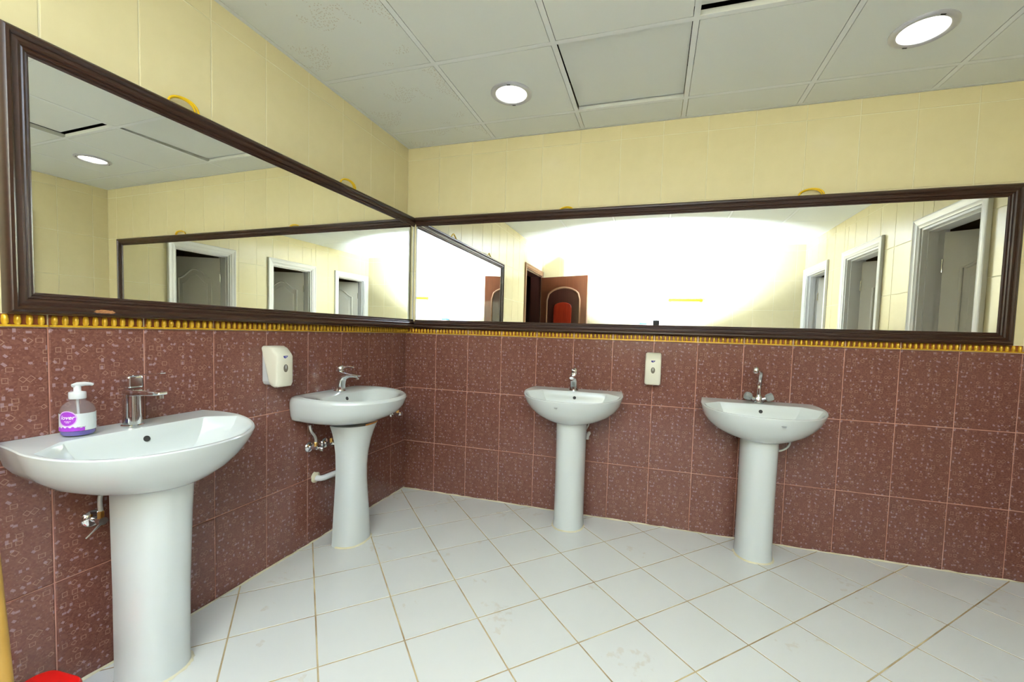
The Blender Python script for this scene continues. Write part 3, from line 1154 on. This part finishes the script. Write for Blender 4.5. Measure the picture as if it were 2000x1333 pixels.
def hose(label, pts, r=0.0065):
    mb = MB()
    mb.tube(pts, r, 10)
    o = mb.build('supply_hose', 'hose', None, 60)
    return tag(o, label, 'hose', 'flexible supply hoses under the sinks')


hose('grey supply hose rising from the lever valve behind the nearest pedestal', bez((0.050, -1.826, 0.560), (0.05, -1.835, 0.63), (0.05, -1.815, 0.635), (0.07, -1.795, 0.640)))
hose('pale supply hose curving down to the valve under the rounded sink', bez((0.080, -0.985, 0.674), (0.085, -0.985, 0.62), (0.055, -0.915, 0.62), (0.050, -0.912, 0.566)))
hose('pale supply hose looping out beside the right-most pedestal', bez((S4 + 0.165, -0.095, 0.652), (S4 + 0.185, -0.085, 0.60), (S4 + 0.15, -0.080, 0.555), (S4 + 0.060, -0.080, 0.565)), 0.0055)
hose('thin pale hose showing beside the pedestal of the sink right of the corner', bez((S3 + 0.098, -0.075, 0.662), (S3 + 0.094, -0.070, 0.61), (S3 + 0.082, -0.065, 0.60), (S3 + 0.074, -0.060, 0.58)), 0.0045)
t = thing('waste_pipe', 'white plastic waste pipe entering the left wall beside the waisted pedestal', 'pipe', (0, -0.862, 0.352), R(90))
mb = MB()
mb.tube([(-0.004, 0.0, 0), (-0.004, -0.022, 0.0), (0.002, -0.036, 0.0), (0.018, -0.044, 0.0), (0.05, -0.050, 0.002), (0.095, -0.060, 0.004)], 0.0155, 16)
mb.build('pipe', 'pvc', t, 50)
mb = MB()
random.seed(2)
ring0 = []
mb.lathe([(0.030, 0.0), (0.027, 0.005), (0.019, 0.010), (0.0156, 0.012)], 14, (-0.004, -0.0036, 0.004), (0, -1, 0))
for k, p in enumerate(mb.v):
    f = 1 + random.uniform(-.16, .16)
    mb.v[k] = (p[0] * f, p[1], 0.004 + (p[2] - 0.004) * f)
mb.build('mortar_collar', 'sealant', t, 60)
t = thing('wall_elbow', 'small white plastic elbow peeping out behind the pedestal right of the corner', 'pipe', (S3 + 0.085, 0, 0.545))
mb = MB()
mb.tube([(0, -0.0036, 0), (0, -0.03, 0.0), (-0.004, -0.045, -0.010), (-0.006, -0.046, -0.03)], 0.012, 12)
mb.build('elbow', 'pvc', t, 50)


# ------------------------------------------------------------------ soap bottle
t = thing('soap_bottle', 'clear pump bottle of violet liquid soap with purple and white label', 'soap bottle', (0.072, -1.888, 0.8295), R(90))
BR = 0.0395
shell = [(0.030, 0.0), (0.036, 0.001), (BR, 0.006), (BR, 0.066), (0.0385, 0.078), (0.034, 0.090), (0.026, 0.099), (0.018, 0.104), (0.0155, 0.108), (0.0155, 0.114)]
mb = MB()
mb.lathe(shell, 36)
mb.build('bottle', 'bottle', t, 60)
mb = MB()
mb.lathe([(0.029, 0.0012), (0.0345, 0.002), (BR - .0015, 0.007), (BR - .0015, 0.0155), (0.005, 0.0160)], 36)
mb.build('liquid_soap', 'liquid', t, 40)
mb = MB()
mb.tube([(0, 0, 0.118), (0, 0, 0.10), (0.002, 0, 0.05), (0.006, 0, 0.012)], 0.0032, 8)
mb.build('dip_tube', 'pump', t, 60)
mb = MB()
mb.lathe([(0.0185, 0.110), (0.0195, 0.112), (0.0195, 0.128), (0.0185, 0.131), (0.010, 0.132), (0.0085, 0.134), (0.0085, 0.150)], 28)
mb.build('collar', 'pump', t, 40)
mb = MB()
mb.tube([(-0.012, 0, 0.151), (0, 0, 0.153), (0.018, 0, 0.154), (0.032, 0, 0.152), (0.037, 0, 0.149)], [0.005, 0.0075, 0.0062, 0.005, 0.0042], 12)
mb.build('pump_head', 'pump', t, 60)


def wrap(fn_pts, name, m_, parent, r):
    """list of polygons in (arc, z), bent around the bottle; arc 0 faces the camera side (-y local is room)"""
    mb_ = MB()
    for poly in fn_pts:
        mb_.add([(r * math.sin(a / r), -r * math.cos(a / r), z) for a, z in poly], [tuple(range(len(poly)))])
    return mb_


def arcstrip(a0, a1, zlo, zhi, n=24):
    out = []
    for i in range(n):
        s0, s1 = a0 + (a1 - a0) * i / n, a0 + (a1 - a0) * (i + 1) / n
        out.append([(s0, zlo(s0)), (s1, zlo(s1)), (s1, zhi(s1)), (s0, zhi(s0))])
    return out


CA = -0.043        # arc position turned to the camera's left
lab = wrap(arcstrip(-0.078, 0.052, lambda s: 0.017, lambda s: 0.069), 'label', None, t, BR + 0.0004)
lo = lab.build('label', 'label_white', t, 60)
disc = lambda c, zc, rad, n=30: arcstrip(c - rad * .999, c + rad * .999, lambda s: zc - math.sqrt(max(0, rad ** 2 - (s - c) ** 2)), lambda s: zc + math.sqrt(max(0, rad ** 2 - (s - c) ** 2)), n)
wrap(disc(CA, 0.055, 0.0235), 'x', None, t, BR + 0.0008).build('label_ring', 'lilac', lo, 60)
wrap(disc(CA, 0.055, 0.0205), 'x', None, t, BR + 0.0012).build('label_disc', 'purple', lo, 60)
wrap(arcstrip(-0.078, -0.004, lambda s: 0.017, lambda s: 0.025 + 0.006 * abs(math.sin(s * 260)) * (1 if s < -0.02 else 0.6)), 'x', None, t, BR + 0.0009).build('flower_print', 'purple', lo, 60)


def wrap_text(txt, size, arc, z, parent, m_, lift, shear=0.25, bold=True):
    me = text_mesh(txt, size, shear, bold)
    r = BR + lift
    for v in me.vertices:
        a = (v.co.x + arc) / r
        v.co = (r * math.sin(a), -r * math.cos(a), z + v.co.y)
    me.materials.clear()
    me.materials.append(M[m_])
    o = bpy.data.objects.new('lettering', me)
    COL.objects.link(o)
    o.parent = parent
    return o


wrap_text('lover', 0.0165, CA, 0.0585, lo, 'label_text', 0.0016)


def print_lines(c, z, widths, hgt, m_):
    """rows too small to read in the photograph: short strokes of print"""
    polys = []
    x = c - (sum(widths) + 0.0012 * (len(widths) - 1)) / 2
    for w_ in widths:
        polys += arcstrip(x, x + w_, lambda s_: z - hgt / 2, lambda s_: z + hgt / 2, 2)
        x += w_ + 0.0012
    wrap(polys, 'x', None, t, BR + 0.0016).build('fine_print', m_, lo, 60)


print_lines(CA + 0.001, 0.0470, (0.004, 0.006, 0.003), 0.0018, 'label_text')
print_lines(CA + 0.001, 0.0435, (0.003, 0.004), 0.0015, 'label_text')
print_lines(-0.012, 0.0290, (0.003, 0.005, 0.004, 0.003), 0.0020, 'logo_grey')
print_lines(0.040, 0.0400, (0.003, 0.004, 0.002), 0.0016, 'logo_grey')


# ------------------------------------------------------------------ wall soap dispensers
def dispenser(label, loc, rotz):
    t = thing('soap_dispenser', label, 'soap dispenser', loc, rotz, 'off-white wall soap dispensers')
    mb = MB()
    # back plate, rounded at its lower corners
    pl = [(-0.041, 0.176), (0.041, 0.176), (0.041, 0.028), (0.034, 0.014), (0.022, 0.008), (-0.022, 0.008), (-0.034, 0.014), (-0.041, 0.028)]
    mb.prism(pl, -0.0036, -0.052, 'y')
    mb.build('back_plate', 'plastic_grey', t, None, 0.003)
    mb = MB()
    # cover: wedge that overhangs the plate at the bottom
    def sec(x, inset):
        k = inset
        return [(x, -0.006, 0.193 - k), (x, -0.050, 0.193 - k), (x, -0.072 + k, 0.183 - k), (x, -0.094 + k, 0.160 - k), (x, -0.100 + k, 0.145), (x, -0.100 + k, 0.016 + k), (x, -0.094 + k, 0.004 + k), (x, -0.075, 0.0 + k), (x, -0.052, 0.008 + k * 2), (x, -0.046, 0.020 + k * 2)]
    xs = [(-0.046, 0.012), (-0.044, 0.005), (-0.036, 0.0), (0.036, 0.0), (0.044, 0.005), (0.046, 0.012)]
    mb.rings([sec(x, k) for x, k in xs])
    mb.build('cover', 'plastic', t, 38)
    mb = MB()
    n = 28
    mb.prism([(0.012 * math.cos(2 * PI * k / n), 0.090 + 0.0185 * math.sin(2 * PI * k / n)) for k in range(n)], -0.1012, -0.098, 'y')
    w = mb.build('level_window', 'window', t)
    mb = MB()
    mb.prism([(0.0024 * math.cos(2 * PI * k / n), 0.096 + 0.010 * math.sin(2 * PI * k / n)) for k in range(n)], -0.1018, -0.1010, 'y')
    mb.build('window_rib', 'plastic_grey', w)
    mb = MB()
    mb.prism([(-0.0125, 0.1485), (0.0125, 0.1485), (0.006, 0.1400), (-0.002, 0.1365), (-0.009, 0.1385), (-0.012, 0.1430)], -0.1008, -0.096, 'y')
    lg = mb.build('logo', 'logo_blue', t)
    mb = MB()
    mb.prism([(-0.004, 0.1435), (0.004, 0.1452), (0.006, 0.1438), (-0.001, 0.1415)], -0.1011, -0.1005, 'y')
    mb.build('logo_highlight', 'label_white', lg)
    return t


dispenser('off-white wall soap dispenser between the two left-hand sinks', (0.0, -1.152, 0.892), R(90))
dispenser('off-white wall soap dispenser between the two right-hand sinks', (1.752, 0.0, 0.892), 0)

# ------------------------------------------------------------------ red bin and pole at the lower left
t = thing('red_bin', 'red plastic bin at the bottom left beside the nearest pedestal', 'bin', (0.160, -2.085, 0), R(4))


def rrect(hx_, hy_, r, n=6):
    pts = []
    for cx, cy, a0 in ((hx_ - r, hy_ - r, 0), (-hx_ + r, hy_ - r, 90), (-hx_ + r, -hy_ + r, 180), (hx_ - r, -hy_ + r, 270)):
        for k in range(n + 1):
            a = R(a0 + 90 * k / n)
            pts.append((cx + r * math.cos(a), cy + r * math.sin(a)))
    return pts


mb = MB()
mb.rings([[(x, y, z) for x, y in rrect(hx_, hy_, r)] for z, hx_, hy_, r in ((0.0, 0.062, 0.105, 0.03), (0.006, 0.066, 0.109, 0.032), (0.125, 0.076, 0.119, 0.036))])
mb.build('bucket', 'red', t, 40)
mb = MB()
mb.rings([[(x, y, z) for x, y in rrect(hx_, hy_, r)] for z, hx_, hy_, r in ((0.125, 0.080, 0.124, 0.04), (0.137, 0.081, 0.125, 0.04), (0.146, 0.077, 0.121, 0.038), (0.150, 0.066, 0.11, 0.034))])
mb.build('lid', 'red', t, 40)

t = thing('mop_pole', 'yellow wooden pole leaning at the bottom left edge', 'pole', (0, 0, 0))
A = Vector((0.348, -2.151, 0.012))
Bv = Vector((0.064, -2.087, 0.9))
mb = MB()
mb.tube([A, A.lerp(Bv, .5), Bv], 0.0155, 18)
mb.build('shaft', 'pole', t, 50)
mb = MB()
mb.tube([A + (A - Bv).normalized() * 0.004, A + (Bv - A).normalized() * 0.05], 0.018, 18)
mb.build('ferrule', 'black', t, 50)


# ------------------------------------------------------------------ white cubicle doors in the right wall (world axes)
def add_box(mb_, c0, c1, mi=0):
    return mb_.box(min(c0[0], c1[0]), max(c0[0], c1[0]), min(c0[1], c1[1]), max(c0[1], c1[1]), min(c0[2], c1[2]), max(c0[2], c1[2]), mi)


def casing(parent, w0, w1, ztop, cw, m_):
    """architrave in wall-local coords, opening w0..w1"""
    prof = [(0.0, 0.0), (0.0, 0.010), (cw * .25, 0.014), (cw * .32, 0.018), (cw * .75, 0.020), (cw * .85, 0.024), (cw * .95, 0.022), (cw, 0.012), (cw, 0.0)]
    y0 = -0.0037
    for (p0, p1, inward, a, b_) in (((w0 , 0.0), (w0, ztop), (-1, 0), 0, -1), ((w1, 0.0), (w1, ztop), (1, 0), 0, -1), ((w0, ztop), (w1, ztop), (0, 1), -1, -1)):
        mb_ = MB()
        dx, dz = p1[0] - p0[0], p1[1] - p0[1]
        L = math.hypot(dx, dz)
        dx, dz = dx / L, dz / L
        r0 = [(p0[0] + dx * w * a + inward[0] * w, y0 - d, p0[1] + dz * w * a + inward[1] * w) for w, d in prof]
        r1 = [(p1[0] - dx * w * b_ + inward[0] * w, y0 - d, p1[1] - dz * w * b_ + inward[1] * w) for w, d in prof]
        mb_.rings([r0, r1])
        mb_.build('casing', m_, parent, 30)


def arch_path(hw, zb, zs, zt, n=16, ogee=True):
    """upright panel outline: bottom zb, shoulders zs, crown zt"""
    pts = [(-hw, zb), (-hw, zs)]
    for i in range(1, n):
        s = -1 + 2 * i / n
        c = (math.cos(s * PI) + 1) / 2 if ogee else math.sqrt(max(0, 1 - s * s * .92))
        pts.append((s * hw, zs + (zt - zs) * c))
    pts += [(hw, zs), (hw, zb)]
    return pts


def white_door(n, w0, w1, angle, label):
    t = bpy.data.objects.new('door_%d' % n, None)
    COL.objects.link(t)
    t.location = (W, 0, 0)
    t.rotation_euler = (0, 0, R(-90))
    struct(t, label, 'door')
    casing(t, w0, w1, DOOR_OPEN, 0.078, 'white_paint')
    for x0, x1 in ((w0, w0 + 0.018), (w1 - 0.018, w1)):
        mb_ = MB()
        mb_.box(x0, x1, -0.003, 0.16, 0, DOOR_OPEN)
        mb_.box(x0 if x0 == w0 else x0 - 0.010, x1 if x0 != w0 else x1 + 0.010, 0.03, 0.09, 0, DOOR_OPEN - 0.018)
        mb_.build('jamb', 'white_paint', t)
    mb_ = MB()
    mb_.box(w0 + 0.018, w1 - 0.018, -0.003, 0.16, DOOR_OPEN - 0.018, DOOR_OPEN)
    mb_.box(w0 + 0.028, w1 - 0.028, 0.03, 0.09, DOOR_OPEN - 0.030, DOOR_OPEN - 0.018)
    mb_.build('head_jamb', 'white_paint', t)
    # leaf, hinged at w1, swinging away from the room; built along -x from the hinge
    lw = w1 - w0 - 0.044
    hz = 2.018
    leaf = MB().box(-lw, 0, 0, 0.036, 0.008, hz).build('leaf', 'leaf_bounce', t, None, 0.002)
    leaf.location = (w1 - 0.024, 0.128, 0)
    leaf.rotation_euler = (0, 0, R(-angle))
    for side, y in ((-1, 0.0), (1, 0.036)):
        mb_ = MB()
        pts = arch_path(lw / 2 - 0.10, 0.95, hz - 0.27, hz - 0.15)
        path = [(-lw / 2 + p[0], y + side * 0.001, p[1]) for p in pts] + [(-lw / 2 + pts[0][0], y + side * 0.001, pts[0][1])]
        mb_.tube(path, 0.011, 8)
        mb_.build('panel_moulding', 'leaf_bounce', leaf, 60)
        mb_ = MB()
        pts = arch_path(lw / 2 - 0.145, 1.0, hz - 0.33, hz - 0.22)
        a, b_ = sorted((y - side * 0.002, y + side * 0.007))
        mb_.prism([(-lw / 2 + p[0], p[1]) for p in pts], a, b_, 'y')
        mb_.build('raised_panel', 'leaf_bounce', leaf, None, 0.004)
    for z in (0.25, 1.72):
        mb_ = MB()
        mb_.lathe([(0.007, 0), (0.007, 0.10)], 10, (0.004, -0.004, z))
        mb_.build('hinge', 'chrome', leaf, 40)
    return t


white_door(1, stalls[0][0], stalls[0][1], 62, 'white panelled door standing open in the doorway nearest the mirror')
white_door(2, stalls[1][0], stalls[1][1], 62, 'white panelled door in the middle of the three doorways')
white_door(3, stalls[2][0], stalls[2][1], 62, 'white panelled door in the doorway farthest from the mirror')
# closed dark cubicles behind the doorways
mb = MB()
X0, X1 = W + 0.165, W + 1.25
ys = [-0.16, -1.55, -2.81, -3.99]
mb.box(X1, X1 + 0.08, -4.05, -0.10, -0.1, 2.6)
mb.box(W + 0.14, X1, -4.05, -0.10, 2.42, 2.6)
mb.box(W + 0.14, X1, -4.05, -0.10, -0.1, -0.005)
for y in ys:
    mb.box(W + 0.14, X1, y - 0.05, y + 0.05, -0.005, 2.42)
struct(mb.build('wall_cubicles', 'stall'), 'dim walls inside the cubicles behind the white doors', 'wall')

# ------------------------------------------------------------------ brown door in the left wall
t = bpy.data.objects.new('door_4', None)
COL.objects.link(t)
t.rotation_euler = (0, 0, R(90))
struct(t, 'brown wooden door with arched panels standing open, seen in the long mirror', 'door')
casing(t, -3.80, -2.98, 2.09, 0.07, 'casing_wood')
for x0, x1 in ((-3.80, -3.775), (-3.005, -2.98)):
    MB().box(x0, x1, -0.003, 0.16, 0, 2.09).build('jamb', 'door_dark', t)
MB().box(-3.775, -3.005, -0.003, 0.16, 2.065, 2.09).build('head_jamb', 'door_dark', t)
lw = 0.80
leaf = MB().box(0, lw, -0.02, 0.02, 0.008, 2.055).build('leaf', 'door_wood', t, None, 0.003)
leaf.location = (-3.765, -0.030, 0)
leaf.rotation_euler = (0, 0, R(-72))
for side in (-1, 1):
    y = side * 0.02
    mb = MB()
    pts = arch_path(0.285, 0.95, 1.70, 1.885, 20, False)
    path = [(lw / 2 + p[0], y + side * 0.004, p[1]) for p in pts] + [(lw / 2 + pts[0][0], y + side * .004, pts[0][1])]
    mb.tube(path, 0.014, 8)
    mb.build('panel_moulding', 'casing_wood', leaf, 60)
    mb = MB()
    pts = arch_path(0.272, 0.96, 1.70, 1.87, 20, False)
    a, b_ = sorted((y - side * .002, y + side * 0.003))
    mb.prism([(lw / 2 + p[0], p[1]) for p in pts], a, b_, 'y')
    mb.build('panel', 'door_dark', leaf)
    mb = MB()
    pts = arch_path(0.155, 1.02, 1.58, 1.665, 20, False)
    a, b_ = sorted((y + side * .003, y + side * 0.016))
    mb.prism([(lw / 2 + p[0], p[1]) for p in pts], a, b_, 'y')
    mb.build('raised_panel', 'door_red', leaf, None, 0.01)
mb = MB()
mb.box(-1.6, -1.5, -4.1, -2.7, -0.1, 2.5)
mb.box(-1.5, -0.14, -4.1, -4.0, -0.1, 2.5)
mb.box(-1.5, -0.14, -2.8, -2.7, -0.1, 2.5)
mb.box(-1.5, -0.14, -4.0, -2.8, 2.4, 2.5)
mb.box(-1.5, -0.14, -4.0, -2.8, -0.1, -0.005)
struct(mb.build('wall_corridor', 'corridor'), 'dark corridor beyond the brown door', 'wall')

# ------------------------------------------------------------------ far wall fittings seen in the long mirror
t = thing('towel_rail', 'short gold towel rail on the far wall, reflected in the long mirror', 'towel rail', (2.155, -D, 1.72), R(180))
mb = MB()
mb.tube([(-0.225, -0.055, 0), (0.225, -0.055, 0)], 0.017, 14)
mb.build('bar', 'gold_rail', t, 60)
for x in (-0.21, 0.21):
    mb = MB()
    mb.lathe([(0.026, 0.0036), (0.026, 0.010), (0.014, 0.014), (0.014, 0.055)], 16, (x, 0, 0), (0, -1, 0))
    mb.build('bracket', 'gold', t, 40)
t = thing('wall_dispenser', 'small white wall dispenser with blue top on the far wall, reflected', 'dispenser', (1.585, -D, 1.17), R(180))
MB().box(-0.055, 0.055, -0.11, -0.0036, 0, 0.19).build('body', 'pump', t, None, 0.01, 3)
MB().box(-0.050, 0.050, -0.10, -0.0036, 0.19, 0.215).build('cap', 'blue', t, None, 0.01, 3)

# ------------------------------------------------------------------ the photographer's camera with bounced flash, on its tripod (seen in the mirrors)
t = thing('photo_camera', 'black camera with upright flash on top, reflected in the mirrors', 'camera', (1.765, -2.79, 1.10), R(-16.84 + 17))
MB().box(-0.07, 0.07, -0.035, 0.035, 0.01, 0.115).build('body', 'black', t, None, 0.008, 3)
mb = MB()
mb.lathe([(0.036, 0.0), (0.036, 0.030), (0.034, 0.034)], 24, (-0.014, 0.034, 0.075), (0, 1, 0))
mb.build('lens', 'black', t, 40)
MB().box(-0.03, 0.03, -0.03, 0.03, 0.115, 0.14).build('hot_shoe', 'black', t, None, 0.006)
MB().box(-0.032, 0.032, -0.045, 0.020, 0.14, 0.225).build('flash_body', 'black', t, None, 0.006)
mb = MB()
mb.box(-0.037, 0.037, -0.050, 0.028, 0.225, 0.288)
mb.build('flash_head', 'black', t, None, 0.006)
tt = thing('camera_tripod', 'black tripod carrying the camera, below the edge of the mirrors', 'tripod', (1.765, -2.79, 0))
mb = MB()
mb.lathe([(0.03, 1.108), (0.03, 1.09), (0.014, 1.085), (0.014, 0.80), (0.02, 0.79)], 16)
mb.build('column', 'black', tt, 40)
for a in (R(90 + 180), R(30), R(150)):
    mb = MB()
    c, s = math.cos(a), math.sin(a)
    mb.tube([(c * .02, s * .02, 0.95), (c * .18, s * .18, 0.45), (c * .33, s * .33, 0.008)], [0.014, 0.012, 0.009], 10)
    mb.build('leg', 'black', tt, 50)
